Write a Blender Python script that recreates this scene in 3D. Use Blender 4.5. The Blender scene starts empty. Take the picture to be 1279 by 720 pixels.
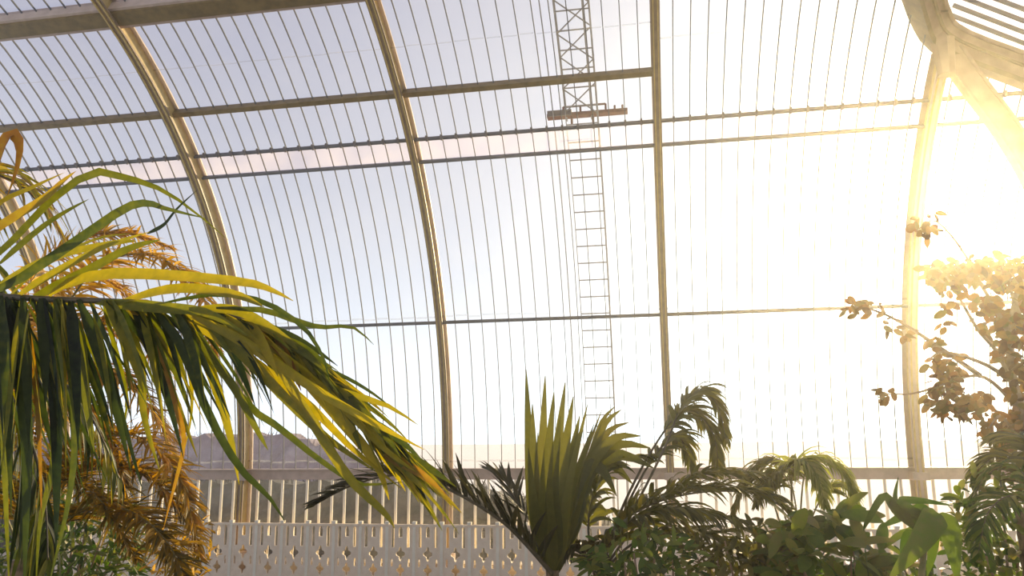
import bpy, math, random
from mathutils import Vector, Matrix
C = bpy.context.scene.collection
PI = math.pi
random.seed(11)

# ------------------------------------------------------------------ camera
F, YAW, PIT, ROL = 963.3, 0.17169, 0.18759, -0.01051
CAM = Vector((0, 0, 2.6))
_x = Vector((math.cos(YAW), math.sin(YAW), 0))
_y = Vector((-math.sin(YAW), math.cos(YAW), 0))
FW = _y*math.cos(PIT) + Vector((0, 0, math.sin(PIT)))
_u = -_y*math.sin(PIT) + Vector((0, 0, math.cos(PIT)))
RT = _x*math.cos(ROL) + _u*math.sin(ROL)
UP = -_x*math.sin(ROL) + _u*math.cos(ROL)
cd = bpy.data.cameras.new('camera'); cam = bpy.data.objects.new('camera', cd); C.objects.link(cam)
cd.sensor_width = 36; cd.lens = F*36/1279; cd.clip_start = .05; cd.clip_end = 2000
m = Matrix((( RT.x, UP.x, -FW.x, CAM.x), (RT.y, UP.y, -FW.y, CAM.y), (RT.z, UP.z, -FW.z, CAM.z), (0, 0, 0, 1)))
cam.matrix_world = m
bpy.context.scene.camera = cam

def ray(px, py):
    return FW + RT*((px-639.5)/F) + UP*((360-py)/F)
def at(px, py, Y):
    d = ray(px, py); return CAM + d*(Y/d.y)
def atX(px, py, X):
    d = ray(px, py); return CAM + d*(X/d.x)
def dist(px, py, D):                       # point at forward distance D from the camera
    return CAM + ray(px, py)*D

# ------------------------------------------------------------------ view, world, sun
sc = bpy.context.scene
vs = sc.view_settings
vs.view_transform = 'Standard'; vs.look = 'None'; vs.gamma = 1; vs.use_curve_mapping = False
vs.exposure = 0.0
SUNDIR = ray(1178, 275).normalized()
w = bpy.data.worlds.new('hazy_sky'); sc.world = w; w.use_nodes = True
nt = w.node_tree; nt.nodes.clear()
def N(t, **k):
    n = nt.nodes.new(t)
    for a, b in k.items(): setattr(n, a, b)
    return n
def M_(op, a, b=None, c=None, clamp=False):
    n = N('ShaderNodeMath', operation=op); n.use_clamp = clamp
    for i, v in enumerate((a, b, c)):
        if v is None: continue
        if isinstance(v, (int, float)): n.inputs[i].default_value = v
        else: nt.links.new(v, n.inputs[i])
    return n.outputs[0]
tc = N('ShaderNodeTexCoord')
dot = N('ShaderNodeVectorMath', operation='DOT_PRODUCT'); dot.inputs[1].default_value = SUNDIR
nt.links.new(tc.outputs['Generated'], dot.inputs[0])
ang = M_('ARCCOSINE', M_('MINIMUM', M_('MAXIMUM', dot.outputs['Value'], -1.0), 1.0))
sep = N('ShaderNodeSeparateXYZ'); nt.links.new(tc.outputs['Generated'], sep.inputs[0])
el = M_('MAXIMUM', sep.outputs[2], 0.0)
glow = M_('MULTIPLY', M_('EXPONENT', M_('MULTIPLY', ang, -1/math.radians(13))), 3.2)
core = M_('MULTIPLY', M_('EXPONENT', M_('MULTIPLY', ang, -1/math.radians(4.5))), 5.0)
hz = M_('MULTIPLY', M_('EXPONENT', M_('MULTIPLY', el, -5.0)), 0.95)
cirrus = N('ShaderNodeTexNoise'); cirrus.inputs['Scale'].default_value = 2.2; cirrus.inputs['Detail'].default_value = 4
nt.links.new(tc.outputs['Generated'], cirrus.inputs['Vector'])
cl = M_('MULTIPLY', M_('SUBTRACT', cirrus.outputs[0], .5), .10)
def scaled(col, fac):
    v = N('ShaderNodeVectorMath', operation='SCALE'); v.inputs[0].default_value = col; nt.links.new(fac, v.inputs['Scale']); return v.outputs[0]
def addv(a, b):
    v = N('ShaderNodeVectorMath', operation='ADD')
    for i, q in enumerate((a, b)):
        if isinstance(q, tuple): v.inputs[i].default_value = q
        else: nt.links.new(q, v.inputs[i])
    return v.outputs[0]
tot = addv((.37, .365, .50), scaled((1, .97, .80), glow))
tot = addv(tot, scaled((1, .92, .6), core))
tot = addv(tot, scaled((.85, 1.0, 1.0), hz))
tot = addv(tot, scaled((1, 1, 1), cl))
bg = N('ShaderNodeBackground'); nt.links.new(tot, bg.inputs[0]); bg.inputs[1].default_value = 1.0
wo = N('ShaderNodeOutputWorld'); nt.links.new(bg.outputs[0], wo.inputs[0])
sl = bpy.data.lights.new('sun', 'SUN'); sl.energy = 7.0; sl.color = (1, .76, .40); sl.angle = math.radians(1.5)
so = bpy.data.objects.new('sun', sl); C.objects.link(so); so.location = CAM + SUNDIR*30
so.rotation_euler = SUNDIR.to_track_quat('Z', 'Y').to_euler()

# ------------------------------------------------------------------ materials
def mat(name):
    mm = bpy.data.materials.new(name); mm.use_nodes = True
    t = mm.node_tree; t.nodes.clear()
    out = t.nodes.new('ShaderNodeOutputMaterial')
    return mm, t, out
def painted(name, c1, c2, rough=.5, scale=6, bump=.05, metal=0):
    mm, t, out = mat(name)
    p = t.nodes.new('ShaderNodeBsdfPrincipled'); p.inputs['Roughness'].default_value = rough; p.inputs['Metallic'].default_value = metal
    tcn = t.nodes.new('ShaderNodeTexCoord'); n = t.nodes.new('ShaderNodeTexNoise'); n.inputs['Scale'].default_value = scale; n.inputs['Detail'].default_value = 5
    t.links.new(tcn.outputs['Object'], n.inputs['Vector'])
    r = t.nodes.new('ShaderNodeValToRGB'); r.color_ramp.elements[0].position = .35; r.color_ramp.elements[1].position = .65
    r.color_ramp.elements[0].color = (*c1, 1); r.color_ramp.elements[1].color = (*c2, 1)
    t.links.new(n.outputs[0], r.inputs[0]); t.links.new(r.outputs[0], p.inputs['Base Color'])
    b = t.nodes.new('ShaderNodeBump'); b.inputs['Strength'].default_value = bump; t.links.new(n.outputs[0], b.inputs['Height']); t.links.new(b.outputs[0], p.inputs['Normal'])
    t.links.new(p.outputs[0], out.inputs[0]); return mm
CREAM = painted('cream_painted_iron', (.42, .29, .09), (.56, .39, .13), .45, 9)
PINK = painted('pale_pink_beige_paint', (.42, .31, .24), (.52, .39, .31), .5, 7)
FLANGE = painted('shaded_flange_brown', (.20, .13, .085), (.29, .19, .12), .5, 8)  # shade on the ribs' camera-facing flanges is put into this brown
BEAMP = painted('tan_beam_paint', (.26, .165, .10), (.36, .24, .15), .6, 5)
DARKP = painted('brown_grey_paint', (.12, .075, .02), (.20, .13, .04), .5, 8)
BARP = painted('silhouette_bar_grey', (.075, .08, .095), (.12, .125, .14), .85, 5)  # glazing bars are pale too; their backlit silhouette is put into this grey
WHITEP = painted('white_bar_paint', (.86, .78, .60), (.94, .86, .68), .5, 5)
GREYL = painted('galvanised_grey', (.22, .22, .24), (.32, .32, .33), .5, 12, metal=.3)
RUST = painted('rust_red_boards', (.13, .045, .04), (.20, .08, .06), .8, 15)
SCREEN = painted('pale_stone_paint', (.84, .68, .48), (.92, .76, .56), .6, 10)
HOOK = painted('dark_hook_iron', (.10, .09, .10), (.16, .14, .14), .6, 10)
STONE = painted('sandstone_plinth', (.45, .38, .30), (.56, .48, .38), .9, 4, .3)
FLOOR = painted('grey_flagstone', (.30, .27, .24), (.40, .36, .32), .8, 2, .2)
GLARE_GROUND = painted('glare_paled_ground', (.86, .84, .82), (.95, .93, .90), .95, 8, .3)  # outside ground coloured near white to carry the glare
SOIL = painted('dark_soil', (.05, .03, .02), (.10, .07, .045), .95, 12, .8)
TRUNK = painted('fibrous_trunk', (.10, .06, .03), (.26, .17, .09), .9, 14, .8)
BRANCH = painted('brown_bark', (.20, .12, .07), (.34, .22, .13), .9, 20, .5)
STALK = painted('green_brown_stalk', (.14, .12, .03), (.24, .20, .06), .5, 20, .1)
DKSTALK = painted('dark_stalk', (.05, .04, .02), (.10, .07, .03), .5, 20, .1)
HEDGE = painted('haze_mauve_twigs', (.22, .17, .20), (.36, .29, .33), .95, 1.6, .6)  # lighter mauve has the haze of distance mixed into the colour
HEDGE2 = painted('dark_evergreen_hedge', (.035, .035, .03), (.10, .085, .08), .95, 5, .8)

def glassm(name, tint, dirt, col):
    mm, t, out = mat(name)
    tr = t.nodes.new('ShaderNodeBsdfTransparent'); tr.inputs[0].default_value = (*tint, 1)
    gl = t.nodes.new('ShaderNodeBsdfGlossy'); gl.inputs['Roughness'].default_value = .04
    fr = t.nodes.new('ShaderNodeFresnel'); fr.inputs[0].default_value = 1.35
    tl = t.nodes.new('ShaderNodeBsdfTranslucent'); tl.inputs[0].default_value = (*col, 1)
    n = t.nodes.new('ShaderNodeTexNoise'); n.inputs['Scale'].default_value = 1.7; n.inputs['Detail'].default_value = 6
    tcn = t.nodes.new('ShaderNodeTexCoord'); t.links.new(tcn.outputs['Object'], n.inputs['Vector'])
    mr = t.nodes.new('ShaderNodeMapRange'); mr.inputs[1].default_value = .3; mr.inputs[2].default_value = .75
    mr.inputs[3].default_value = dirt*.5; mr.inputs[4].default_value = dirt*1.5; t.links.new(n.outputs[0], mr.inputs[0])
    m1 = t.nodes.new('ShaderNodeMixShader'); t.links.new(mr.outputs[0], m1.inputs[0]); t.links.new(tr.outputs[0], m1.inputs[1]); t.links.new(tl.outputs[0], m1.inputs[2])
    m2 = t.nodes.new('ShaderNodeMixShader'); t.links.new(fr.outputs[0], m2.inputs[0]); t.links.new(m1.outputs[0], m2.inputs[1]); t.links.new(gl.outputs[0], m2.inputs[2])
    t.links.new(m2.outputs[0], out.inputs[0]); return mm
GLASS = glassm('old_greenhouse_glass', (.97, .98, .98), .03, (.9, .88, .8))
LAP = glassm('glass_lap', (.75, .77, .80), .10, (.8, .8, .8))
FROST = glassm('whitewashed_glass', (.92, .86, .88), .20, (.95, .86, .80))

def leafm(name, cols, trans=.55, rough=.45, spec=.3):
    """leaf: colour varies from leaflet to leaflet through the mesh attribute 'tint'"""
    mm, t, out = mat(name)
    a = t.nodes.new('ShaderNodeAttribute'); a.attribute_name = 'tint'
    r = t.nodes.new('ShaderNodeValToRGB'); e = r.color_ramp.elements
    while len(e) < len(cols): e.new(.5)
    for i, c in enumerate(cols):
        e[i].position = i/(len(cols)-1); e[i].color = (*c, 1)
    n = t.nodes.new('ShaderNodeTexNoise'); n.inputs['Scale'].default_value = 25
    tcn = t.nodes.new('ShaderNodeTexCoord'); t.links.new(tcn.outputs['Object'], n.inputs['Vector'])
    ad = t.nodes.new('ShaderNodeMath'); ad.operation = 'MULTIPLY_ADD'; ad.inputs[1].default_value = .3; ad.inputs[2].default_value = -.15
    t.links.new(n.outputs[0], ad.inputs[0])
    a2 = t.nodes.new('ShaderNodeMath'); a2.operation = 'ADD'; t.links.new(ad.outputs[0], a2.inputs[0]); t.links.new(a.outputs['Fac'], a2.inputs[1])
    t.links.new(a2.outputs[0], r.inputs[0])
    p = t.nodes.new('ShaderNodeBsdfPrincipled'); p.inputs['Roughness'].default_value = rough; p.inputs['Specular IOR Level'].default_value = spec
    t.links.new(r.outputs[0], p.inputs['Base Color'])
    h = t.nodes.new('ShaderNodeHueSaturation'); h.inputs['Value'].default_value = 1.7; h.inputs['Saturation'].default_value = 1.1
    t.links.new(r.outputs[0], h.inputs['Color'])
    tl = t.nodes.new('ShaderNodeBsdfTranslucent'); t.links.new(h.outputs[0], tl.inputs[0])
    mx = t.nodes.new('ShaderNodeMixShader'); mx.inputs[0].default_value = trans
    t.links.new(p.outputs[0], mx.inputs[1]); t.links.new(tl.outputs[0], mx.inputs[2]); t.links.new(mx.outputs[0], out.inputs[0])
    return mm
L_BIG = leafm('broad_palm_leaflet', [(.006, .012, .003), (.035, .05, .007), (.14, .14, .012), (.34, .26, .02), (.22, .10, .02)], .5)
L_GOLD = leafm('golden_feather_leaflet', [(.05, .045, .01), (.24, .15, .02), (.42, .23, .03), (.56, .36, .11)], .62)
L_OLIVE = leafm('olive_palm_leaflet', [(.03, .035, .006), (.08, .08, .01), (.14, .13, .02), (.10, .075, .015)], .38)
L_DARK = leafm('dark_palm_leaflet', [(.012, .012, .004), (.035, .032, .008), (.07, .06, .015)], .25)
L_GREEN = leafm('deep_green_leaf', [(.02, .045, .006), (.05, .10, .01), (.12, .17, .02), (.18, .16, .04)], .45)
L_LIME = leafm('lime_fern_leaf', [(.10, .13, .02), (.24, .26, .05), (.36, .34, .10)], .6)
L_TAN = leafm('small_tan_leaf', [(.08, .03, .008), (.22, .09, .02), (.13, .09, .015), (.32, .15, .04)], .25)

# ------------------------------------------------------------------ object helpers
class MB:
    def __init__(s): s.v = []; s.f = []; s.t = []
    def quad(s, a, b, c, d, tint=0):
        i = len(s.v); s.v += [a, b, c, d]; s.t += [tint]*4; s.f.append((i, i+1, i+2, i+3))
    def box(s, o, ax, ay, az):
        """box centred on o with half-axis vectors"""
        i = len(s.v)
        for k in range(8):
            s.v.append(o + ax*(1 if k & 1 else -1) + ay*(1 if k & 2 else -1) + az*(1 if k & 4 else -1)); s.t.append(0)
        for q in ((0, 2, 3, 1), (4, 5, 7, 6), (0, 1, 5, 4), (2, 6, 7, 3), (0, 4, 6, 2), (1, 3, 7, 5)): s.f.append(tuple(i+j for j in q))
    def sweep(s, pts, frames, prof, tint=0):
        """prof: closed list of (a, b) offsets along the two frame vectors"""
        i0 = len(s.v); n = len(prof)
        for p, (A, B) in zip(pts, frames):
            for a, b in prof: s.v.append(p + A*a + B*b); s.t.append(tint)
        for k in range(len(pts)-1):
            for j in range(n):
                a = i0+k*n+j; b = i0+k*n+(j+1) % n
                s.f.append((a, b, b+n, a+n))
        s.f.append(tuple(i0+j for j in range(n))[::-1]); s.f.append(tuple(i0+(len(pts)-1)*n+j for j in range(n)))
    def tube(s, pts, r, n=6, tint=0):
        R = r if isinstance(r, (list, tuple)) else [r]*len(pts)
        i0 = len(s.v)
        for k, p in enumerate(pts):
            T = (pts[min(k+1, len(pts)-1)] - pts[max(k-1, 0)]).normalized()
            A = T.cross(Vector((0, 0, 1)));
            if A.length < .05: A = T.cross(Vector((0, 1, 0)))
            A.normalize(); B = T.cross(A)
            for j in range(n):
                an = 2*PI*j/n; s.v.append(p + (A*math.cos(an)+B*math.sin(an))*R[k]); s.t.append(tint)
        for k in range(len(pts)-1):
            for j in range(n):
                a = i0+k*n+j; b = i0+k*n+(j+1) % n; s.f.append((a, b, b+n, a+n))
        s.f.append(tuple(i0+j for j in range(n))[::-1]); s.f.append(tuple(i0+(len(pts)-1)*n+j for j in range(n)))
    def leaf(s, pts, w, nrm, tint=0, fold=.25, shape='lance'):
        """folded blade with a centre crease along pts; w full width at its widest"""
        n = len(pts); i0 = len(s.v); Nn = nrm
        for k, p in enumerate(pts):
            u = k/(n-1)
            T = (pts[min(k+1, n-1)] - pts[max(k-1, 0)]).normalized()
            S = T.cross(Nn)
            if S.length < 1e-3: S = T.cross(Vector((.3, .5, .8)))
            S.normalize(); Q = S.cross(T).normalized()
            if shape == 'lance': ww = w*.5*(min(1, .35+3.2*u) * (1-u**2.6) )
            elif shape == 'oval': ww = w*.5*math.sin(PI*min(1, u*.94+.04))**.6
            else: ww = w*.5*(1-u*.6)
            ww = max(ww, w*.02)
            s.v += [p - S*ww + Q*ww*fold, p, p + S*ww + Q*ww*fold]; s.t += [tint]*3
        for k in range(n-1):
            a = i0+3*k; s.f.append((a, a+1, a+4, a+3)); s.f.append((a+1, a+2, a+5, a+4))
    def build(s, name, material, parent=None, smooth=False):
        me = bpy.data.meshes.new(name)
        o = bpy.data.objects.new(name, me); C.objects.link(o)
        off = Vector((0, 0, 0))
        if parent is not None:
            o.parent = parent; off = WL.get(parent.name, Vector((0, 0, 0)))
        else: off = Vector((0, 0, 0))
        me.from_pydata([v-off for v in s.v], [], s.f); me.update()
        at_ = me.attributes.new('tint', 'FLOAT', 'POINT'); at_.data.foreach_set('value', s.t)
        if smooth: me.polygons.foreach_set('use_smooth', [True]*len(me.polygons))
        me.materials.append(material); WL[o.name] = off
        return o
WL = {}
def tag(o, label=None, cat=None, group=None, kind=None):
    if label: o['label'] = label
    if cat: o['category'] = cat
    if group: o['group'] = group
    if kind: o['kind'] = kind
    return o
def empty(name, loc, label, cat, group=None, kind=None):
    o = bpy.data.objects.new(name, None); C.objects.link(o); o.location = loc; o.empty_display_size = .2
    WL[o.name] = Vector(loc); return tag(o, label, cat, group, kind)
def spline(P, n):
    """Catmull-Rom through P, n points"""
    P = [Vector(p) for p in P]; out = []; m_ = len(P)-1
    for k in range(n):
        u = k/(n-1)*m_; i = min(int(u), m_-1); t = u-i
        a = P[max(i-1, 0)]; b = P[i]; c = P[i+1]; d = P[min(i+2, m_)]
        out.append(.5*((2*b)+(c-a)*t+(2*a-5*b+4*c-d)*t*t+(3*b-a-3*c+d)*t**3))
    return out
Z = Vector((0, 0, 1)); X = Vector((1, 0, 0))

# ------------------------------------------------------------------ the curved greenhouse wall
YW, ZS, RY, RZ = 13.469, 2.6-.7261, 7.870, 7.530
LV = dict(sill=.0144, mid=.3616, low=.7368, up=.7876, pur=.8911, top=1.1179, ridge=PI/2)
X0, BAY = -7.308, 3.81
def sec(a, off=0):
    """(Y, Z) on the section; off > 0 is outwards"""
    y = YW-RY*(1-math.cos(a)); z = ZS+RZ*math.sin(a)
    n = Vector((math.cos(a)/RY, math.sin(a)/RZ)).normalized()
    return y+n.x*off, z+n.y*off, n
def spt(x, a, off=0):
    y, z, n = sec(a, off); return Vector((x, y, z))
def snrm(a): n = sec(a)[2]; return Vector((0, n.x, n.y))
def path(x, a0, a1, off=0, step=.05):
    k = max(2, int((a1-a0)/step)+2)
    return [(spt(x, a0+(a1-a0)*i/(k-1), off), (X, snrm(a0+(a1-a0)*i/(k-1)))) for i in range(k)]
def rect(w, d0, d1): return [(-w/2, d0), (w/2, d0), (w/2, d1), (-w/2, d1)]

def rib(i, name, label, s=1.0, a1=PI/2):
    x = X0+BAY*i
    pf = [(Vector((x, YW, z)), (X, Vector((0, 1, 0)))) for z in (0, ZS-.3)] + path(x, 0, a1)
    P = [p for p, f in pf]; Fr = [f for p, f in pf]
    b = MB(); b.sweep(P, Fr, rect(.035*s, -.19*s, .05))
    o = tag(b.build(name, CREAM), label, 'rib', 'curved iron ribs', 'structure')
    b = MB(); b.sweep(P, Fr, rect(.125*s, -.215*s, -.19*s)); b.build('inner_flange', FLANGE if i != 3 else PINK, o)  # peach on the right-hand rib puts the glare into its flange colour
    b = MB()
    for sx in (-1, 1): b.sweep(P, Fr, [(q+sx*.035*s, r_) for q, r_ in rect(.02*s, -.235*s, -.215*s)])
    b.build('flange_beading', CREAM, o)
    b = MB(); b.sweep(P, Fr, rect(.15*s, .03, .055)); b.build('outer_flange', PINK, o)
    b = MB(); b.box(Vector((x, YW-.1*s, ZS+.02)), X*.11*s, Vector((0, .15*s, 0)), Z*.06)
    b.box(Vector((x, YW-.1*s, .3)), X*.12*s, Vector((0, .17*s, 0)), Z*.3); b.build('rib_foot', PINK, o)
    return o
rib(-1, 'trim_1', 'curved iron rib at the far left edge, mostly hidden by palm leaflets', 1)
rib(0, 'trim_2', 'golden lit curved iron rib rising behind the drooping palm leaflets at left', 1.12)
rib(1, 'trim_3', 'curved iron rib left of the outside ladder, yellow on its sunny edge', .95)
rib(2, 'trim_4', 'brown-edged iron rib just right of the outside ladder, nearly straight', .9)
aN = .862
rib(3, 'trim_5', 'thick rib coloured peach for the sun glare, ending at the forked beam', 1.12, aN+.012)

def rail(name, a, x0, x1, w, d0, d1, material, label, group=None, extra=None):
    """a purlin running along the wall: w is its height along the section"""
    T = Vector((0, -sec(a)[2].y, sec(a)[2].x)); n = snrm(a)
    b = MB(); p0 = spt(x0, a); p1 = spt(x1, a)
    b.sweep([p0, p1], [(T, n)]*2, rect(w, d0, d1))
    o = tag(b.build(name, material), label, 'beam', group, 'structure')
    if extra:
        for nm, (o_, w_, e0, e1, mt) in extra.items():
            b = MB(); b.sweep([p0+T*o_, p1+T*o_], [(T, n)]*2, rect(w_, e0, e1)); b.build(nm, mt, o)
    return o
XL, XR = X0-BAY*1.0, X0+BAY*4.6
xr = [X0+BAY*i for i in range(-1, 6)]
rail('trim_6', LV['sill']-.008, XL, XR, .17, -.06, .06, PINK, 'mauve-pink horizontal sill beam running along the wall behind the plants', None,
     {'sill_lip': (.09, .025, -.10, .06, PINK)})
rail('trim_7', LV['mid'], XL, XR, .042, -.05, .03, BARP, 'thin grey rail crossing the tall lower panes')
rail('trim_8', LV['low'], XL, XR, .035, -.04, .04, BARP, 'thin grey rail under the whitish vent band')
rail('trim_9', LV['up'], XL, XR, .032, -.04, .04, BARP, 'thin grey rail over the whitish vent band, beset with dark hooks')
rail('trim_10', LV['pur'], XL, xr[3], .075, -.09, .05, DARKP, 'dark brown rail that ends at the rib right of the ladder', None,
     {'lower_edge': (-.05, .02, -.05, .04, CREAM)})
rail('trim_11', LV['top'], XL, xr[4]-.2, .22, -.20, .05, DARKP, 'heavy golden-brown beam across the top left corner', None,
     {'lower_flange': (-.15, .05, -.16, .05, PINK), 'upper_flange': (.13, .04, -.16, .05, PINK)})

NB = 16
wn = [0]
def window(i, a0, a1, label, glass=GLASS, bar=BARP, bw=.012, laps=(), hooks=False, skip=(), z0=None, z1=None):
    wn[0] += 1
    x0 = X0+BAY*i; x1 = x0+BAY; dx = BAY/NB
    if z0 is None:
        def P(x, u, off=0): return spt(x, a0+(a1-a0)*u, off)
        k = max(2, int((a1-a0)/.06)+2)
    else:
        def P(x, u, off=0): return Vector((x, YW+off, z0+(z1-z0)*u))
        k = 2
    g = MB()
    for c in range(NB):
        if c in skip: continue
        for j in range(k-1):
            g.quad(P(x0+c*dx, j/(k-1)), P(x0+c*dx+dx, j/(k-1)), P(x0+c*dx+dx, (j+1)/(k-1)), P(x0+c*dx, (j+1)/(k-1)))
    o = tag(g.build('window_%d' % wn[0], glass), label, 'window', None, 'structure')
    for c in range(1, NB):
        b = MB()
        if z0 is None:
            pf = path(x0+c*dx, a0, a1, 0, .06); b.sweep([p for p, f in pf], [f for p, f in pf], rect(bw, -.018, .008))
        else:
            b.sweep([P(x0+c*dx, 0), P(x0+c*dx, 1)], [(X, Vector((0, 1, 0)))]*2, rect(bw, -.018, .008))
        b.build('glazing_bar', bar, o)
        if hooks:
            h = MB(); p = P(x0+c*dx, 1, -.06); nn = snrm(a1); T = Vector((0, -nn.z, nn.y))
            h.box(p+T*.035, X*.016, nn*.02, T*.045); h.build('vent_hook', HOOK, o)
    for u, mt in laps:
        b = MB()
        for c in range(NB):
            jit = random.uniform(-.006, .006)
            b.quad(*[P(x0+c*dx+e, u+jit+v, -.006) for e, v in ((.02, 0), (dx-.02, 0), (dx-.02, .012), (.02, .012))])
        b.build('glass_overlap', mt, o)
    return o
bn = {-1: 'in the bay at the far left edge', 0: 'in the bay right of the golden left rib', 1: 'in the bay of the outside ladder',
      2: 'in the bright bay right of the ladder bay', 3: 'in the bay right of the thick peach rib'}
for i in range(-1, 4):
    x0 = X0+BAY*i
    window(i, None, None, 'low glazing of white-barred panes under the sill beam '+bn[i], GLASS, WHITEP, .042, z0=.45, z1=ZS+.02)
    window(i, LV['sill'], LV['mid'], 'tall panes between sill beam and thin grey rail '+bn[i], bw=.009, laps=((.06, LAP),))
    window(i, LV['mid'], LV['low'], 'tall curving panes between thin grey rail and vent band '+bn[i], bw=.011, laps=((.03, LAP),))
    window(i, LV['low'], LV['up'], 'narrow whitish vent band '+bn[i], FROST, BARP, .010, hooks=True)
    sk = (9,) if i == 1 else ()
    if i <= 1:
        window(i, LV['up'], LV['pur'], 'short panes between vent band and dark brown rail '+bn[i], bw=.012, skip=sk)
        window(i, LV['pur'], LV['top'], 'upper roof panes over the dark brown rail '+bn[i], bw=.012, laps=((.42, LAP),), skip=sk)
    elif i == 2:
        window(i, LV['up'], LV['top'], 'long roof panes over the vent band '+bn[i], bw=.012, laps=((.5, LAP),))
    else:
        window(i, LV['up'], aN-.004, 'short panes over the vent band under the forked beam '+bn[i], bw=.012)
    if i <= 2:
        window(i, LV['top'], 1.40, 'highest roof panes above the heavy golden-brown beam '+bn[i], bw=.012)
# plinth, floor, ground outside
b = MB(); b.box(Vector((0, YW+.05, .2)), X*16, Vector((0, .2, 0)), Z*.25)
tag(b.build('wall_back', STONE), 'low stone plinth wall under the glazing', 'wall', None, 'structure')
b = MB(); b.box(Vector((0, 4, -.15)), X*16, Vector((0, 9.65, 0)), Z*.15)
tag(b.build('floor', FLOOR), 'grey stone floor of the glasshouse below the plants', 'floor', None, 'structure')
b = MB(); b.box(Vector((0, 113.7, -.15)), X*260, Vector((0, 100, 0)), Z*.12)
tag(b.build('ground', GLARE_GROUND), 'ground outside beyond the glass, coloured near white for the glare', 'ground', None, 'structure')
b = MB(); b.box(Vector((-1, 7.4, .06)), X*9, Vector((0, 5.2, 0)), Z*.09)
tag(b.build('planting_bed', SOIL), 'dark soil bed from which all the palms and shrubs grow', 'planting bed', None, 'structure')

# ------------------------------------------------------------------ the forked beam at the right
Npt = atX(1177, 66, xr[4]); YN = Npt.y
def beam(name, pts, w, d, material, label=None, parent=None, up=None):
    P = spline(pts, 14); fr = []
    for k, p in enumerate(P):
        T = (P[min(k+1, 13)]-P[max(k-1, 0)]).normalized(); view = (p-CAM).normalized()
        A = T.cross(Vector((0, 1, 0.3))).normalized(); fr.append((A, T.cross(A).normalized()))
    b = MB(); b.sweep(P, fr, rect(w, -d/2, d/2))
    return b.build(name, material, parent), P, fr
P0 = at(1140, -60, YN-1.5); P1 = at(1162, 18, YN-.3); P2 = at(1188, 52, YN); P3 = at(1279, 88, YN); P4 = at(1420, 140, YN)
fk, PP, FR = beam('trim_12', [P0, P1, P2, P3, P4], .28, .22, BEAMP)
tag(fk, 'thick brown-pink forked roof beam slanting down at the top right', 'beam', None, 'structure')
for nm, o_, w_, mt in (('upper_moulding', -.16, .06, DARKP), ('lower_moulding', .165, .05, BEAMP), ('centre_moulding', .02, .035, DARKP)):
    b = MB(); b.sweep([p+A*o_ for p, (A, B) in zip(PP, FR)], FR, rect(w_, -.17, .14)); b.build(nm, mt, fk)
br, PB, FB = beam('brace', [Npt+Vector((.1, 0, .0)), at(1215, 105, YN), at(1256, 160, YN), at(1295, 225, YN), at(1345, 330, YN)], .24, .16, BEAMP, parent=fk)
b = MB(); b.sweep([p+A*.12 for p, (A, B) in zip(PB, FB)], FB, rect(.04, -.13, .10)); b.build('brace_edging', FLANGE, fk)
b = MB(); b.sweep([p-A*.12 for p, (A, B) in zip(PB, FB)], FB, rect(.03, -.13, .10)); b.build('brace_edging', FLANGE, fk)
b = MB(); b.tube([atX(1177, 66, xr[4])+Vector((0, -.05, -.35)), Npt+Vector((0, -.05, .15))], [.11, .16], 8); b.build('rib_cap', BEAMP, fk)
# glazed slope above the forked beam
dirb = (P3-P2).normalized(); upb = Vector((-.05, -1.0, .22))
q = MB(); o0 = P2+Vector((-.05, 0, .26)); LL = 4.5; HH = 3.4
q.quad(o0, o0+dirb*LL, o0+dirb*LL+upb*HH, o0+upb*HH+dirb*-.0)
wn[0] += 1
tw = tag(q.build('window_%d' % wn[0], FROST), 'creamy glazed roof slope above the forked beam at the top right', 'window', None, 'structure')
for k in range(18):
    s0 = o0+upb*(.02+k*.17); nb = dirb.cross(upb).normalized(); sd = upb.normalized()
    b = MB(); b.sweep([s0, s0+dirb*LL], [(sd, nb)]*2, rect(.022, -.03, .03)); b.build('glazing_bar', BARP, tw)

# ------------------------------------------------------------------ outside maintenance ladder and cradle
lx0, lx1 = X0+BAY*1.635, X0+BAY*1.765
lad = empty('maintenance_ladder', ((lx0+lx1)/2, YW+.25, 0), 'long thin grey ladder following the curved glass outside', 'ladder')
for x, r_ in ((lx0, .007), (lx1, .014)):
    P = [Vector((x, YW+.25, 0)), Vector((x, YW+.25, ZS))]+[spt(x, .05+k*.05, .25) for k in range(28)]
    b = MB(); b.tube(P, r_, 6); b.build('side_rail', GREYL, lad)
arc = 0; a = .02
while a < 1.35:
    b = MB(); b.tube([spt(lx0, a, .25), spt(lx1, a, .25)], .011, 6); b.build('rung', GREYL, lad); a += .038
P = [Vector((X0+BAY*1.585, YW+.25, 0))]+[spt(X0+BAY*1.585, .02+k*.05, .25) for k in range(28)]
b = MB(); b.tube(P, .009, 6); b.build('guide_cable', GREYL, lad)
a = .80; k = 0
while a < 1.32:
    for s in (0, 1):
        xa, xb = (lx0, lx1) if (k+s) % 2 else (lx1, lx0)
        b = MB(); b.tube([spt(xa, a, .25+.14*s), spt(xb, a+.055, .25+.14*s)], .011, 5); b.build('lattice_bar', GREYL, lad)
    b = MB(); b.tube([spt(lx0 if k % 2 else lx1, a, .25), spt(lx0 if k % 2 else lx1, a, .39)], .012, 5); b.build('lattice_bar', GREYL, lad)
    a += .055; k += 1
for x in (lx0, lx1-.1):
    b = MB(); b.tube([spt(x, .78+j*.05, .40) for j in range(12)], .013, 6); b.build('outer_rail', GREYL, lad)
ac = .79
cy, cz, _n = sec(ac, .42)
c0 = X0+BAY*1.555; c1 = X0+BAY*1.885
cr = empty('work_cradle', ((c0+c1)/2, cy, cz), 'small rust-red plank work cradle hung across the outside ladder', 'cradle')
def cz_(x): return cz+(x-c0)*.0
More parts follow.
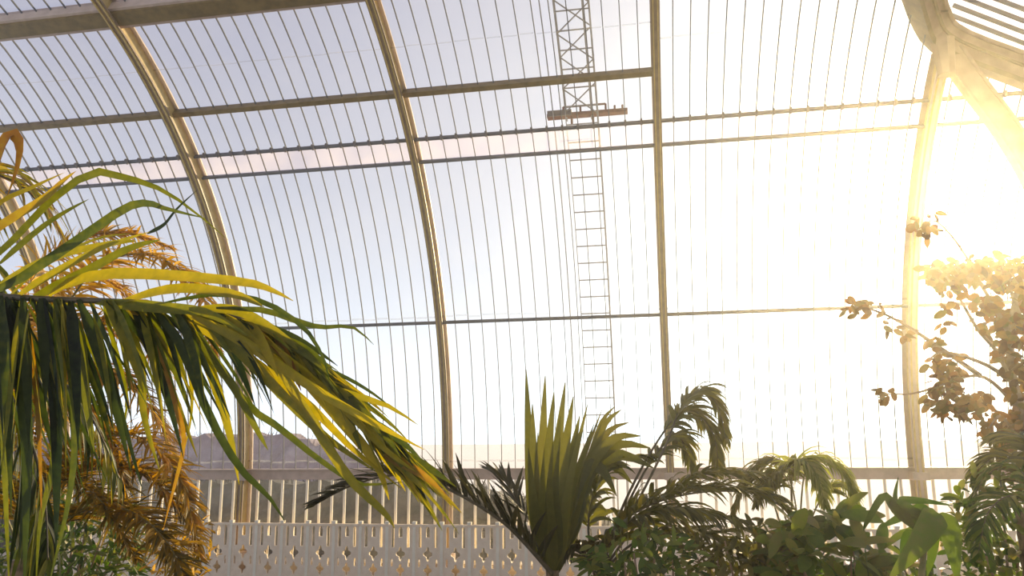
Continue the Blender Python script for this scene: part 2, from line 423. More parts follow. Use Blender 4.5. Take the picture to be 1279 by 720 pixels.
b = MB(); b.box(Vector(((c0+c1)/2, cy, cz)), X*(c1-c0)/2, Vector((0, .07, 0)), Z*.026); b.build('deck', RUST, cr)
b = MB(); b.box(Vector((c0+.2, cy-.02, cz+.02)), X*.19, Vector((0, .08, 0)), Z*.045); b.build('tool_box', HOOK, cr)
b = MB(); b.tube([Vector((lx0-.05, cy, cz+.15)), Vector((lx1+.12, cy, cz+.15))], .016, 6); b.build('guard_rail', RUST, cr)
for x in (lx0-.05, lx0+.22, lx1+.12, lx1+.26, lx1+.38):
    b = MB(); b.tube([Vector((x, cy, cz)), Vector((x, cy, cz+(.15 if x < lx1+.2 else .11)))], .016, 6); b.build('post', RUST, cr)
for x in (lx0+.08, lx1-.08):
    b = MB(); b.tube([Vector((x, cy, cz-.14)), Vector((x, cy, cz))], .018, 6); b.build('wheel_bracket', RUST, cr)

# ------------------------------------------------------------------ pierced screen along the foot of the glazing
YS = YW-.42
zt = at(420, 657, YS).z; zb = .12; PWD = BAY/8
def curve_mesh(outline, holes, depth):
    cu = bpy.data.curves.new('tmp', 'CURVE'); cu.dimensions = '2D'; cu.fill_mode = 'BOTH'; cu.extrude = depth; cu.bevel_depth = .006; cu.bevel_resolution = 1
    for ring in [outline]+holes:
        sp = cu.splines.new('POLY'); sp.points.add(len(ring)-1); sp.use_cyclic_u = True
        for p, (x, y) in zip(sp.points, ring): p.co = (x, y, 0, 1)
    ob = bpy.data.objects.new('tmp', cu); C.objects.link(ob)
    me = bpy.data.meshes.new_from_object(ob.evaluated_get(bpy.context.evaluated_depsgraph_get()))
    bpy.data.objects.remove(ob); bpy.data.curves.remove(cu); return me
HT = zt-zb
zd = at(420, 691, YS).z-zb; zl = at(420, 664, YS).z-zb; z3 = at(420, 711, YS).z-zb
def quatre(cx, cy, r, n=28): return [(cx+r*(1+.28*math.cos(4*t))*math.cos(t)*.85, cy+r*(1+.28*math.cos(4*t))*math.sin(t)*1.25) for t in [2*PI*k/n for k in range(n)]]
def lancet(cx, y0, y1, w): return [(cx-w, y0), (cx+w, y0), (cx+w, y1-w*2), (cx+w*.6, y1-w*.8), (cx, y1), (cx-w*.6, y1-w*.8), (cx-w, y1-w*2)]
hp = PWD/2-.028
holes = [quatre(0, zd, .078), lancet(0, zl-.09, zl+.11, .036), quatre(0, z3, .07)]
for s in (-1, 1):
    holes += [lancet(s*.135, zd+.10, zl+.11, .03), lancet(s*.15, z3+.05, zd-.06, .022)]
scr_me = curve_mesh([(-hp, 0), (hp, 0), (hp, HT), (-hp, HT)], holes, .012)
scr_me.name = 'pierced_panel'; scr_me.materials.clear(); scr_me.materials.append(SCREEN)
for i in range(-1, 4):
    x0 = X0+BAY*i
    t_ = empty('pierced_screen', (x0+BAY/2, YS, 0), 'pale pierced cast-iron screen with quatrefoil holes, '+bn[i], 'screen', 'pierced iron screens')
    for k in range(8):
        o = bpy.data.objects.new('pierced_panel', scr_me); C.objects.link(o); o.parent = t_
        o.location = (-BAY/2+PWD*(k+.5), 0, zb); o.rotation_euler = (PI/2, 0, 0)
    for k in range(8):
        x = x0+PWD*k
        b = MB(); b.box(Vector((x, YS, zt/2+.06)), X*.026, Vector((0, .03, 0)), Z*(zt/2-.02)); b.box(Vector((x, YS, zt+.06)), X*.034, Vector((0, .038, 0)), Z*.02)
        b.build('baluster', WHITEP, t_)
    b = MB(); b.box(Vector((x0+BAY/2, YS, zt+.015)), X*(BAY/2-.03), Vector((0, .035, 0)), Z*.018); b.build('top_rail', SCREEN, t_)
    b = MB(); b.box(Vector((x0+BAY/2, YS, .09)), X*(BAY/2-.03), Vector((0, .04, 0)), Z*.08); b.build('base_rail', SCREEN, t_)

# ------------------------------------------------------------------ outside: bare hedge
def hedge(px0, px1, Y, top, label, seed, nm='clipped_hedge', mt=None):
    r = random.Random(seed); b = MB(); a0 = at(px0, top, Y); a1 = at(px1, top, Y)
    n = int((a1.x-a0.x)/.35)+2; H = a0.z; rows = 7
    grid = []
    for k in range(n):
        x = a0.x+(a1.x-a0.x)*k/(n-1); hh = H*(1+r.uniform(-.05, .05))*min(1, .35+.65*(1-k/(n-1))*5); col_ = []
        for j in range(rows+1): col_.append(Vector((x, Y-.7+r.uniform(-.12, .12)+.25*(j/rows)**2, hh*j/rows)))
        for j in range(rows, -1, -1): col_.append(Vector((x, Y+.7+r.uniform(-.12, .12)-.25*(j/rows)**2, hh*j/rows)))
        grid.append(col_)
    i0 = 0
    for c in grid: b.v += c; b.t += [0]*len(c)
    w_ = len(grid[0])
    for k in range(n-1):
        for j in range(w_-1): b.f.append((k*w_+j, k*w_+j+1, (k+1)*w_+j+1, (k+1)*w_+j))
    b.f.append(tuple(range(w_))); b.f.append(tuple(range((n-1)*w_, n*w_))[::-1])
    for k in range(n*10):
        x = r.uniform(a0.x, a1.x); p = Vector((x, Y+r.uniform(-.5, .3), H*r.uniform(.85, 1)*min(1, .35+.65*(a1.x-x)/(a1.x-a0.x)*5))); b.tube([p, p+Vector((r.uniform(-.15, .15), 0, r.uniform(.1, .35)))], [.02, .006], 3)
    return tag(b.build(nm, mt or HEDGE), label, 'hedge')
hedge(-260, 545, 30, 550, 'bare-twigged hedge with haze put into its mauve, standing outside beyond the left panes', 5)
hedge(-200, 790, 17.5, 601, 'dark evergreen hedge outside, close behind the pierced screen and low glazing', 6, mt=HEDGE2)

# ------------------------------------------------------------------ plants
def frond(pts, n, length, width, parent, material, stalk, name='frond', r0=.018, alpha=(60, 25), beta=0, droop=.6, sides=(-1, 1), up=Z,
          t0=.08, jitter=.12, tints=(0, 1), seed=0, nseg=7, dense=1, fold=.25, lenprof=None, sub=True, label=None):
    """pinnate frond: leaflets set along a curving midrib"""
    r = random.Random(seed); P = spline(pts, 60); b = MB()
    for k in range(n):
        u = t0+(1-t0)*(k+.5)/n; i = min(int(u*59), 58); p = P[i].lerp(P[i+1], u*59-i)
        T = (P[min(i+2, 59)]-P[max(i-1, 0)]).normalized(); S = T.cross(up).normalized(); Nn = S.cross(T).normalized()
        al = math.radians(alpha[0]+(alpha[1]-alpha[0])*u); 
        lp = lenprof(u) if lenprof else math.sin(PI*min(1, .18+u*.78))**.7
        for s in sides:
            a_ = al+r.gauss(0, jitter); be = math.radians(beta)+r.gauss(0, jitter*1.3)
            d = T*math.cos(a_)+(S*s*math.cos(be)+Nn*math.sin(be))*math.sin(a_)
            L_ = length*lp*r.uniform(.8, 1.12); pp = [p.copy()]; dd = d.copy(); st = L_/nseg
            for q in range(nseg):
                dd = (dd+Vector((0, 0, -1))*droop*(q+1)/nseg*.35*r.uniform(.8, 1.2)).normalized(); pp.append(pp[-1]+dd*st)
            nn = (Nn+Vector((r.gauss(0, .35), r.gauss(0, .35), r.gauss(0, .2)))).normalized()
            b.leaf(pp, width*(.75+.25*lp)*r.uniform(.8, 1.15), nn, r.uniform(*tints), fold)
    o = b.build(name, material, parent, True)
    if label: o['label'] = label
    b = MB(); b.tube(P, [r0*(1-.8*k/59) for k in range(60)], 6); b.build('midrib', stalk, o if sub else parent, True)
    return o
def trunk(parent, x, y, z1, r0, r1, material=TRUNK, name='trunk', lean=(0, 0), z0=.1):
    b = MB(); n = 26; pts = []; rad = []
    for k in range(n):
        u = k/(n-1); pts.append(Vector((x+lean[0]*u*u, y+lean[1]*u*u, z0+(z1-z0)*u))); rad.append((r0+(r1-r0)*u)*(1+.07*(k % 2)))
    b.tube(pts, rad, 12); return b.build(name, material, parent, True)

def pxleaf(b, pl, Y, wpx, tint, dz=0, n=12, face=None, fold=.3, shape='lance'):
    """one leaflet through picture points at depth Y, its tip dz nearer or farther"""
    P = [at(x, y, Y+dz*k/(len(pl)-1)) for k, (x, y) in enumerate(pl)]
    nn = face if face else (Vector((-.15, -1, .25))+Vector((random.gauss(0, .25), 0, random.gauss(0, .25)))).normalized()
    b.leaf(spline(P, n), wpx*Y/F, nn, tint, fold, shape)

# --- big foreground palm at left
YA = 3.0
pa = at(-190, 380, YA)
PA = empty('feather_palm', (pa.x, pa.y, .1), 'large near palm at left, its broad green and yellow leaflets drooping into the picture', 'palm')
trunk(PA, pa.x, pa.y, pa.z-.1, .13, .10)
rach = [(-190, 380, 3.0), (-60, 369, 3.0), (60, 374, 3.0), (180, 379, 3.02), (290, 396, 3.05), (360, 432, 3.08), (420, 490, 3.1), (475, 560, 3.12), (505, 600, 3.12)]
RA = spline([at(*q) for q in rach], 60)
def rpt(u):
    i = min(int(u*59), 58); return RA[i].lerp(RA[i+1], u*59-i)
b = MB(); rr = random.Random(3)
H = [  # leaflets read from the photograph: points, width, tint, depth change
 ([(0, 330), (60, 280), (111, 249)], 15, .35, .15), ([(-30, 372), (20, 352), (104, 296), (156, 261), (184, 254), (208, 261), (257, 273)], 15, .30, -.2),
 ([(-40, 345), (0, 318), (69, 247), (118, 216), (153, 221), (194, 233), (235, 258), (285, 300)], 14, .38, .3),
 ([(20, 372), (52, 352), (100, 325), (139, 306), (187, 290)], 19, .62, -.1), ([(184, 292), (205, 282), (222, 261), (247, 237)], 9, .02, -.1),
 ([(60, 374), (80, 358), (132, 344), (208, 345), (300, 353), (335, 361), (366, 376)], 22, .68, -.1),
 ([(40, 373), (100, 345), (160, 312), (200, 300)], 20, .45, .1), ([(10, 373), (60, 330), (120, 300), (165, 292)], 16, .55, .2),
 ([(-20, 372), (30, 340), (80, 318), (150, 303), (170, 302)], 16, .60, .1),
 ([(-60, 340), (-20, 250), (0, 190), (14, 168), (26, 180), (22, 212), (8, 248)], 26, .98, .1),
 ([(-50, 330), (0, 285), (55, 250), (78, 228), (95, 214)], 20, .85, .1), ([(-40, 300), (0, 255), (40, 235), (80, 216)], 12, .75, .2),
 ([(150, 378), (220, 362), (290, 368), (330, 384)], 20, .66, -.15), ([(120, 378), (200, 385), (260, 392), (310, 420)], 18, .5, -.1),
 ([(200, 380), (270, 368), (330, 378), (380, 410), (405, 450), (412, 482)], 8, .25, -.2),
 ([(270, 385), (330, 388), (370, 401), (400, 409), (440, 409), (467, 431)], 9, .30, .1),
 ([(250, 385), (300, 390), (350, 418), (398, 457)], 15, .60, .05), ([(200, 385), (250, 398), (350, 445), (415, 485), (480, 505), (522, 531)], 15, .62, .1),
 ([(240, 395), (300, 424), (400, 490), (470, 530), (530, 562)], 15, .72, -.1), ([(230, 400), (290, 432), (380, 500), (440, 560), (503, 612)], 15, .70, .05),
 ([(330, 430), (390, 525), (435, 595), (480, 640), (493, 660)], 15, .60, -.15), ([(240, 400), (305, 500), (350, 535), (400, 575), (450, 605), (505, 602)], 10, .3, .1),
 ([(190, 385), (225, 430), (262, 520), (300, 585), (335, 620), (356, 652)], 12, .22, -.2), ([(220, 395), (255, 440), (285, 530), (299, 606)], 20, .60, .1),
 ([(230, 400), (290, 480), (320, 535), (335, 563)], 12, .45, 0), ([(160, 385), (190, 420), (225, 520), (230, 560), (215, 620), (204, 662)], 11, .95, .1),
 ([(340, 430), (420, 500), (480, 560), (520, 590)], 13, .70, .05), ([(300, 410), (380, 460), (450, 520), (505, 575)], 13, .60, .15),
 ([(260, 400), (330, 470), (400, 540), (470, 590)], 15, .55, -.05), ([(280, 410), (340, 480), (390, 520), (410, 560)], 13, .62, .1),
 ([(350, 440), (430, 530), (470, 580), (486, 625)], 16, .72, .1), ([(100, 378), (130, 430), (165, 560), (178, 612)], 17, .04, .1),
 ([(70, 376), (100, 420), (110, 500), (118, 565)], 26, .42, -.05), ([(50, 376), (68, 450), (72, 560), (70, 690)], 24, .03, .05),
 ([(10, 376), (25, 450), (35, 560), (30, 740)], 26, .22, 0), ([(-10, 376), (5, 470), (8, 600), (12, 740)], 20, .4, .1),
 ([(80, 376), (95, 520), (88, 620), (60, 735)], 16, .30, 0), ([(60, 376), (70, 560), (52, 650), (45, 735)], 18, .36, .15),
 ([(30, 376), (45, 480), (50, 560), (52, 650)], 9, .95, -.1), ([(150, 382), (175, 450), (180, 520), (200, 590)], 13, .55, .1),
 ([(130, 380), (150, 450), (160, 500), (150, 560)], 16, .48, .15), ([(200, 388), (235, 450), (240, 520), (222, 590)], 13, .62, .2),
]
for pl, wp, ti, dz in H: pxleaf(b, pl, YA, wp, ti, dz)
for k in range(260):      # hanging leaflets between the read ones
    u = rr.uniform(.06, .93); p = rpt(u); hang = max(0, 1-u/.55)
    L_ = (.80*hang+.36)*rr.uniform(.6, 1.2)
    d = Vector((rr.uniform(.45, 1.0)*(1-.75*hang), rr.uniform(-.35, .35), -(.38+.60*hang)+rr.uniform(-.22, .22))).normalized()
    pp = [p+Vector((0, rr.uniform(-.03, .03), 0))]
    for q_ in range(10): d = (d+Vector((0, 0, -.03-.05*rr.random()))).normalized(); pp.append(pp[-1]+d*L_/10)
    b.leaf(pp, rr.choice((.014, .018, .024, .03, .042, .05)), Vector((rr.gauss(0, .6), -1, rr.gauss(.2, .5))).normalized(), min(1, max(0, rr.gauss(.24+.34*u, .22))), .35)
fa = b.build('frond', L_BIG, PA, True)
b = MB(); b.tube(RA, [.017*(1-.75*k/59) for k in range(60)], 8); b.build('midrib', DKSTALK, fa, True)
# fallen-back fronds of the same palm, mostly hanging down at the left edge
for q_, (pts, sd) in enumerate((([(-190, 385, 3.0), (-110, 300, 3.3), (-50, 330, 3.6), (0, 430, 3.8), (25, 560, 3.9)], 4), ([(-190, 385, 3.0), (-150, 250, 3.0), (-90, 215, 3.1), (-40, 270, 3.2), (-10, 350, 3.2)], 9))):
    frond([at(*q) for q in pts], 26, .75, .045, PA, L_BIG, DKSTALK, alpha=(55, 25), beta=-25, droop=1.6, tints=(.1, .6), seed=sd)

for q_, (pts, sd) in enumerate((([(-190, 385, 3.3), (-100, 250, 3.4), (-30, 215, 3.5), (30, 235, 3.6), (75, 290, 3.7)], 14), ([(-190, 385, 3.2), (-90, 400, 3.4), (0, 470, 3.5), (50, 590, 3.6), (60, 700, 3.6)], 15),
        ([(-190, 385, 3.4), (-80, 420, 3.8), (20, 440, 4.0), (100, 500, 4.1), (150, 600, 4.2)], 16))):
    frond([at(*q) for q in pts], 30, (.45, .7, .6)[q_], .04, PA, L_BIG, DKSTALK, alpha=(50, 25), beta=(10, -25, -15)[q_], droop=(.8, 1.8, 1.6)[q_], tints=((.5, 1), (.0, .6), (.05, .7))[q_], seed=sd, t0=.3)

# --- golden feathery palm behind it
YB = 6.2
pb = at(30, 700, YB)
PB_ = empty('golden_palm', (pb.x, pb.y, .1), 'golden-brown backlit palm with fine feathery leaflets behind the big left palm', 'palm')
trunk(PB_, pb.x, pb.y, pb.z, .14, .12)
gf = [([(30, 700), (50, 470), (110, 345), (185, 318), (250, 365), (268, 440)], 80, .36, (.4, 1), 10, -.5),
      ([(30, 700), (45, 560), (90, 470), (150, 470), (205, 540), (232, 640)], 90, .42, (.2, .9), 10, .3),
      ([(30, 700), (70, 610), (130, 585), (190, 600), (240, 660)], 80, .40, (0, .7), 30, -.2),
      ([(30, 700), (40, 500), (80, 420), (150, 410), (200, 460), (225, 540)], 80, .42, (.3, 1), 15, .6),
      ([(30, 700), (10, 480), (40, 350), (100, 300), (160, 292), (215, 310)], 80, .34, (.4, 1), 10, .9),
      ([(30, 700), (80, 650), (150, 635), (210, 680), (240, 760)], 70, .40, (0, .5), 15, -.7),
      ([(30, 700), (-10, 560), (-30, 480), (-60, 460)], 40, .4, (0, .6), 10, .2),
      ([(30, 700), (20, 560), (60, 500), (110, 510), (150, 580), (160, 680)], 80, .36, (.1, .8), 10, .1),
      ([(30, 700), (0, 600), (20, 430), (70, 360), (130, 350), (180, 390), (200, 440)], 80, .40, (.4, 1), 10, .7),
      ([(30, 700), (40, 620), (100, 560), (170, 545), (225, 600), (250, 700)], 80, .34, (.2, .8), 20, -.4),
      ([(30, 700), (20, 640), (60, 600), (120, 620), (170, 700)], 60, .36, (0, .6), 20, -.6),
      ([(30, 700), (-20, 560), (10, 440), (40, 400), (70, 420), (90, 500)], 70, .36, (.1, .7), 10, .4)]
for k, (pl, n, L_, ti, be, dy) in enumerate(gf):
    frond([at(x, y, YB+dy*j/(len(pl)-1)) for j, (x, y) in enumerate(pl)], int(n*2.3), L_, .027, PB_, L_GOLD, STALK, alpha=(75, 35), beta=be, droop=.55,
          tints=ti, seed=20+k, nseg=5, t0=.2, r0=.014, jitter=.24)

# --- upright young palm with the dark arching frond
YC = 6.4
pc = at(690, 716, YC)
PC = empty('upright_palm', (pc.x, pc.y, .1), 'young olive palm holding one stiff upright pleated leaf in the middle of the picture', 'palm')
trunk(PC, pc.x, pc.y, pc.z+.02, .07, .05)
b = MB()
for tip, wpx, ti, mid in (((657, 462), 17, .35, (664, 600)), ((665, 505), 16, .5, (668, 610)), ((681, 470), 17, .7, (677, 600)), ((692, 490), 18, .45, (683, 600)),
        ((706, 478), 19, .65, (692, 600)), ((716, 496), 18, .6, (700, 600)), ((724, 520), 17, .4, (706, 610)), ((734, 505), 10, .7, (712, 600)), ((742, 530), 10, .5, (714, 610)),
        ((752, 512), 9, .8, (718, 605)), ((672, 540), 16, .3, (673, 620)), ((700, 520), 16, .3, (690, 610)), ((660, 560), 15, .4, (668, 640)), ((730, 570), 14, .35, (710, 640))):
    pxleaf(b, [(690, 716), ((690+mid[0])/2+(-1 if mid[0] < 690 else 1)*2, 662), mid, tip], YC, wpx*1.45, ti, random.uniform(-.25, .25), 14, Vector((random.gauss(0, .3), -1, .1)).normalized(), .15)
b.build('upright_leaf', L_OLIVE, PC, True)
b = MB()
for tip, wpx, ti in (((812, 560), 15, .5), ((816, 585), 17, .3), ((800, 545), 14, .6), ((790, 605), 18, .4), ((770, 620), 16, .25), ((745, 625), 14, .2), ((786, 528), 9, .8), ((776, 512), 9, .7), ((768, 508), 7, .75)):
    pxleaf(b, [(692, 716), (712, 650), (732, 590), ((732+tip[0])/2, (565+tip[1])/2-6), tip], YC+.15, wpx*1.7, ti, random.uniform(.1, .5), 14, Vector((random.gauss(0, .25), -1, .4)).normalized(), .15)
b.build('side_leaf', L_OLIVE, PC, True)
pd = at(688, 722, YC-.2)
frond([at(x, y, YC-.15-.5*j/5) for j, (x, y) in enumerate([(690, 718), (655, 678), (622, 648), (561, 612), (500, 594), (440, 607), (392, 632)])], 60, .40, .048, PC, L_DARK, DKSTALK,
      alpha=(50, 25), beta=48, droop=.25, tints=(0, .9), seed=41, t0=.06, r0=.02, jitter=.16, label='dark arching frond reaching left')
frond([at(x, y, YC+.4*j/4) for j, (x, y) in enumerate([(690, 716), (668, 660), (648, 632), (630, 600), (612, 588)])], 16, .34, .045, PC, L_DARK, DKSTALK,
      alpha=(40, 15), beta=20, droop=.1, tints=(0, .5), seed=42, t0=.3, r0=.014)

# --- spreading palm in the middle right: horizontal frond and thin arching fronds
YE = 6.9
pe = at(745, 725, YE)
PE = empty('spreading_palm', (pe.x, pe.y, .1), 'olive palm spreading long low fronds across the centre right', 'palm')
trunk(PE, pe.x, pe.y, pe.z, .10, .08)
ef = [([(745, 725), (765, 665), (815, 630), (880, 615), (945, 618), (985, 640)], 70, .46, (.1, .9), -.3, 32, L_OLIVE),
      ([(745, 725), (755, 690), (790, 650), (850, 636), (925, 650)], 70, .50, (0, .6), -.6, 5, L_OLIVE),
      ([(745, 725), (790, 640), (830, 560), (850, 512), (872, 490), (895, 505), (907, 550)], 46, .36, (.2, .9), .3, 5, L_OLIVE),
      ([(745, 725), (775, 640), (810, 570), (845, 520), (868, 515), (892, 545), (897, 590)], 50, .36, (.2, .9), .5, 0, L_OLIVE),
      ([(745, 725), (775, 650), (805, 590), (835, 550), (850, 548), (868, 590)], 44, .34, (.1, .8), .6, 0, L_OLIVE),
      ([(745, 725), (735, 660), (745, 610), (775, 575), (815, 570)], 46, .36, (.1, .7), .2, 10, L_OLIVE),
      ([(745, 725), (735, 700), (722, 680), (702, 690)], 24, .34, (0, .5), -.3, 10, L_DARK),
      ([(745, 725), (790, 680), (850, 665), (910, 680), (940, 710)], 60, .40, (0, .6), -.5, 20, L_OLIVE),
      ([(745, 725), (800, 650), (860, 600), (920, 590), (965, 600)], 50, .34, (.1, .9), .1, 15, L_OLIVE)]
for k, (pl, n, L_, ti, dy, be, mt) in enumerate(ef):
    frond([at(x, y, YE+dy*j/(len(pl)-1)) for j, (x, y) in enumerate(pl)], n, L_, .046, PE, mt, DKSTALK, alpha=(62, 30), beta=be, droop=.8, tints=ti, seed=60+k,
          t0=.25 if k not in (2, 3, 4) else .42, r0=.014, jitter=.15)

# --- lime fern dome
YG = 7.4
pg = at(1000, 735, YG)
PG = empty('arching_fern', (pg.x, pg.y, .1), 'dome of fine lime-green drooping fronds in front of the sill beam', 'fern')
trunk(PG, pg.x, pg.y, pg.z, .09, .08)
for k, (pl, L_) in enumerate((([(1000, 735), (995, 640), (980, 585), (950, 580), (928, 610)], .28), ([(1000, 735), (1000, 640), (1010, 580), (1045, 580), (1068, 618)], .3),
        ([(1000, 735), (990, 650), (990, 590), (1000, 575), (1020, 592), (1030, 630)], .28), ([(1000, 735), (985, 660), (960, 600), (935, 600), (915, 640)], .26),
        ([(1000, 735), (1010, 660), (1035, 610), (1060, 612), (1072, 650)], .24), ([(1000, 735), (980, 670), (965, 620), (975, 590), (960, 600), (945, 630)], .26))):
    frond([at(x, y, YG+(.3, -.3, -.6, .4, .1, -.5)[k]*j/(len(pl)-1)) for j, (x, y) in enumerate(pl)], 80, L_*1.1, .026, PG, L_LIME if k in (1, 2, 4) else L_OLIVE, STALK, alpha=(65, 30), beta=5, droop=1.3,
          tints=(.1, 1), seed=80+k, t0=.42, r0=.01, nseg=5, jitter=.2)

# --- leafy shrubs
def shrub(name, label, cat, px, py, Y, spread, h, n, lf, wd, material, seed, oval=True, stems=7, group=None, droop=.3, top=None, flat=.6):
    """stems from the ground, leaves in a rounded crown centred on picture point (px, py)"""
    r = random.Random(seed); c = at(px, py, Y)
    root = empty(name, (c.x, c.y, .1), label, cat, group)
    b = MB(); tips = []
    for k in range(stems):
        e = c+Vector((r.uniform(-1, 1)*spread*.7, r.uniform(-1, 1)*spread*.5, r.uniform(-.3, .6)*h))
        base = Vector((c.x+r.uniform(-.08, .08), c.y+r.uniform(-.08, .08), .1))
        P = spline([base, base.lerp(e, .5)+Vector((r.uniform(-.08, .08), 0, .1)), e], 10); tips.append(P); b.tube(P, [.018*(1-.07*j) for j in range(10)], 5)
    b.build('stems', BRANCH, root, True)
    b = MB()
    for k in range(n):
        while True:
            v = Vector((r.uniform(-1, 1), r.uniform(-1, 1), r.uniform(-1, 1)))
            if v.length < 1: break
        p = c+Vector((v.x*spread, v.y*spread*.7, v.z*h)); d = Vector((v.x*.8+r.gauss(0, .5), v.y*.8+r.gauss(0, .5), r.gauss(.1, .5))).normalized()
        L_ = lf*r.uniform(.6, 1.15); pp = [p]
        for q_ in range(5): d = (d+Vector((0, 0, -droop*.3))).normalized(); pp.append(pp[-1]+d*L_/5)
        b.leaf(pp, wd*r.uniform(.7, 1.15), Vector((r.gauss(0, .6), r.gauss(-.6, .5), 1)).normalized(), r.random(), .2, 'oval' if oval else 'lance')
    b.build('foliage', material, root, True)
    return root
shrub('leafy_shrub', 'dark green leafy shrub under the lime fern dome', 'shrub', 1030, 690, 6.3, .42, .34, 190, .28, .095, L_GREEN, 1)
shrub('leafy_shrub', 'small-leaved green shrub below the low olive fronds in the centre', 'shrub', 800, 708, 6.0, .44, .28, 340, .12, .045, L_GREEN, 2)
shrub('leafy_shrub', 'brownish tangled small-leaved shrub left of the dark green shrub', 'shrub', 925, 698, 6.4, .46, .32, 360, .15, .04, L_OLIVE, 3)
shrub('leafy_shrub', 'mottled green shrub filling the bottom right corner', 'shrub', 1250, 680, 6.2, .34, .55, 420, .13, .05, L_GREEN, 4)
shrub('leafy_shrub', 'thin low shrub at the foot of the broad-leaved plant', 'shrub', 1125, 725, 6.5, .36, .16, 130, .14, .05, L_GREEN, 5)
shrub('leafy_shrub', 'olive small-leaved shrub at the foot of the golden palm', 'shrub', 225, 690, 7.0, .34, .36, 260, .10, .03, L_GOLD, 6)

shrub('leafy_shrub', 'dark shrub in the bottom left corner behind the hanging leaflets', 'shrub', 90, 690, 8.2, .95, .62, 900, .24, .05, L_GREEN, 7, oval=False, stems=14)
# --- broad-leaved plant
YI = 5.6
pi_ = at(1150, 725, YI)
PI_ = empty('broad_leaved_plant', (pi_.x, pi_.y, .1), 'plant with a few broad green strap leaves folded over, below the peach rib', 'plant')
b = MB(); b.tube([Vector((pi_.x, pi_.y, .1)), pi_, at(1158, 650, YI)], [.03, .025, .015], 8); b.build('stem', STALK, PI_, True)
for pl, wpx, ti, dz in (([(1170, 640), (1162, 656), (1142, 686), (1110, 724)], 30, .72, -.3), ([(1172, 642), (1184, 660), (1190, 690), (1196, 728)], 26, .62, -.2),
        ([(1158, 652), (1140, 640), (1118, 650), (1098, 660)], 12, .2, .1), ([(1158, 648), (1125, 628), (1150, 626), (1190, 632)], 11, .15, .1),
        ([(1158, 660), (1130, 634), (1118, 624), (1122, 596)], 9, .05, .2), ([(1155, 670), (1120, 640), (1104, 620), (1084, 650), (1078, 664)], 11, .1, .2),
        ([(1155, 665), (1130, 645), (1112, 628), (1118, 645)], 12, .05, .1), ([(1165, 645), (1150, 634), (1135, 642), (1122, 652)], 10, .3, .2),
        ([(1152, 680), (1135, 668), (1128, 690), (1130, 715)], 12, .3, -.1), ([(1158, 660), (1166, 650), (1164, 690), (1158, 720)], 16, .5, -.1)):
    b = MB(); pxleaf(b, pl, YI, wpx, ti, dz, 16, Vector((.1, -1, .35)).normalized(), .2, 'lance'); b.build('leaf', L_GREEN, PI_, True)

# --- tree fern sweeping in at the right edge
YJ = 6.0
pj = at(1300, 720, YJ)
PJ = empty('feathery_fern', (pj.x, pj.y, .1), 'dark feathery fern whose fronds sweep in from the lower right edge', 'fern')
trunk(PJ, pj.x, pj.y, at(1300, 640, YJ).z, .12, .1)
for k, pl in enumerate(([(1300, 640), (1275, 590), (1245, 585), (1220, 615), (1210, 660)], [(1300, 640), (1270, 575), (1240, 572), (1215, 595)],
        [(1300, 640), (1265, 620), (1235, 640), (1222, 690)], [(1300, 640), (1290, 560), (1262, 545), (1235, 552)])):
    frond([at(x, y, YJ+(.3, .6, -.4, .5)[k]*j/(len(pl)-1)) for j, (x, y) in enumerate(pl)], 52, .26, .028, PJ, L_OLIVE if k % 2 else L_GREEN, DKSTALK, alpha=(65, 35), beta=10, droop=.9, tints=(0, .9), seed=100+k, t0=.1, r0=.01, nseg=5)

# --- tree with small round leaves in the sun glare
YK = 7.0
pk = at(1330, 700, YK)
PK = empty('small_leaved_tree', (pk.x, pk.y, .1), 'tree with tan backlit leaf clusters reaching in from the right edge beside the glare', 'tree')
tk = [Vector((pk.x, pk.y, .1)), at(1322, 620, YK), at(1290, 545, YK), at(1268, 490, YK), at(1262, 420, YK), at(1275, 340, YK)]
b = MB(); b.tube(spline(tk, 24), [.075-.0025*k for k in range(24)], 8); b.build('trunk', BRANCH, PK, True)
rk = random.Random(8)
br_ = [([(1290, 545), (1262, 500), (1225, 470), (1185, 480), (1165, 505)], .3), ([(1268, 490), (1245, 440), (1220, 410), (1185, 350), (1168, 335)], -.3), ([(1262, 420), (1240, 380), (1215, 345), (1190, 335)], .3),
       ([(1275, 400), (1262, 360), (1255, 325)], .1), ([(1290, 545), (1262, 530), (1240, 510), (1228, 500)], .4), ([(1300, 560), (1270, 545), (1250, 520), (1235, 535)], -.3),
       ([(1268, 480), (1230, 455), (1180, 440), (1160, 450)], -.2), ([(1225, 470), (1160, 425), (1110, 395), (1060, 378)], .2), ([(1290, 400), (1278, 360), (1280, 330)], 0)]
ends = []
for pl, dy in br_:
    P = spline([at(x, y, YK+dy*j/(len(pl)-1)) for j, (x, y) in enumerate(pl)], 16)
    b = MB(); b.tube(P, [.022-.0011*k for k in range(16)], 5); b.build('branch', BRANCH, PK, True); ends.append(P)
b = MB()
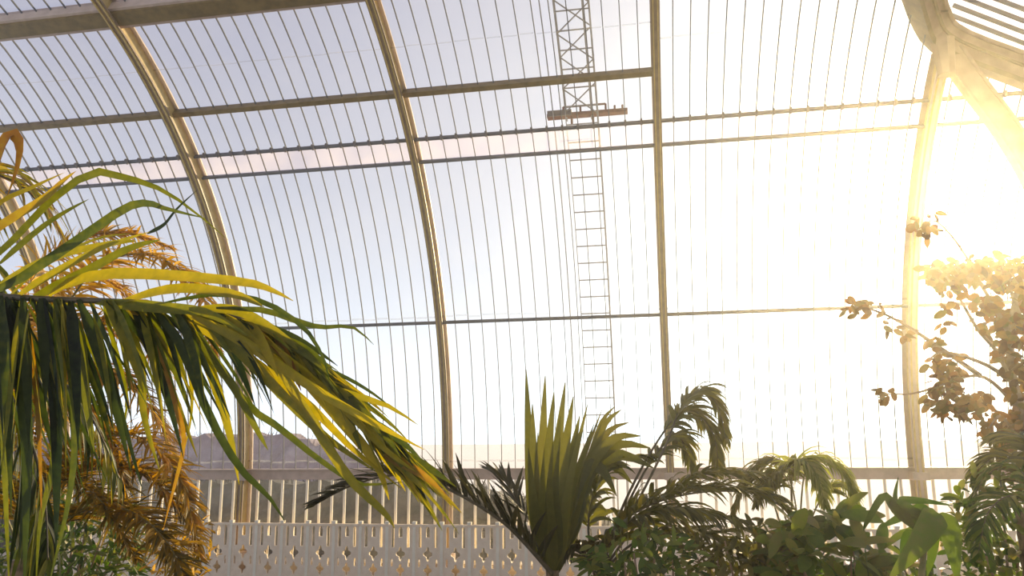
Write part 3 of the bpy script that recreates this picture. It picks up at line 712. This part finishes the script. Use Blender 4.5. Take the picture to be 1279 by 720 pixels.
cl_ = [(1180, 345, 26, 22, 90), (1205, 340, 24, 20, 70), (1245, 340, 30, 22, 90), (1270, 350, 20, 30, 70), (1235, 400, 20, 24, 50), (1262, 430, 18, 40, 90), (1225, 375, 22, 16, 30), (1180, 395, 10, 20, 12),
       (1180, 462, 24, 22, 70), (1185, 500, 30, 22, 100), (1215, 505, 24, 18, 60), (1262, 535, 22, 26, 80), (1240, 530, 16, 18, 30), (1272, 480, 12, 40, 60), (1082, 388, 26, 12, 16), (1104, 492, 10, 8, 10), (1075, 380, 14, 5, 12), (1112, 405, 10, 9, 8),
       (1152, 285, 14, 14, 14), (1168, 276, 8, 12, 8), (1140, 418, 10, 8, 8), (1168, 424, 12, 7, 8), (1278, 400, 12, 30, 50)]
for cx, cy_, sx, sy, n in cl_:
    for k in range(n):
        a_ = rk.uniform(0, 2*PI); q_ = math.sqrt(rk.random()); p = at(cx+sx*q_*math.cos(a_), cy_+sy*q_*math.sin(a_), YK+rk.uniform(-.35, .35))
        d = Vector((rk.gauss(0, 1), rk.gauss(0, 1), rk.gauss(-.4, .6))).normalized(); L_ = rk.uniform(.06, .11)
        b.leaf([p+d*L_*q2/6-Z*(.014*(q2/6)**2) for q2 in range(7)], L_*.6, Vector((rk.gauss(0, .6), -1, rk.gauss(0, .6))).normalized(), rk.random(), .2, 'oval')
b.build('foliage', L_TAN, PK, True)
for pl in ([(1240, 380), (1200, 310), (1168, 276), (1148, 286)], [(1180, 480), (1140, 492), (1104, 492)]):
    b = MB(); b.tube(spline([at(x, y, YK) for x, y in pl], 12), [.012-.0007*k for k in range(12)], 5); b.build('twig', BRANCH, PK, True)

# ------------------------------------------------------------------ added haze volume inside the house, imitating lens bloom
HAZE = .0065
if HAZE:
    mm, t, out = mat('bloom_air'); v = t.nodes.new('ShaderNodeVolumeScatter'); v.inputs['Density'].default_value = HAZE; v.inputs['Anisotropy'].default_value = .86
    v.inputs['Color'].default_value = (1, .93, .75, 1); t.links.new(v.outputs[0], out.inputs['Volume'])
    b = MB(); b.box(Vector((0, 5.2, 4.6)), X*15.5, Vector((0, 7.7, 0)), Z*4.55)
    tag(b.build('bloom_haze', mm), 'thin haze volume added inside the glasshouse to imitate lens bloom', 'haze', None, 'stuff')
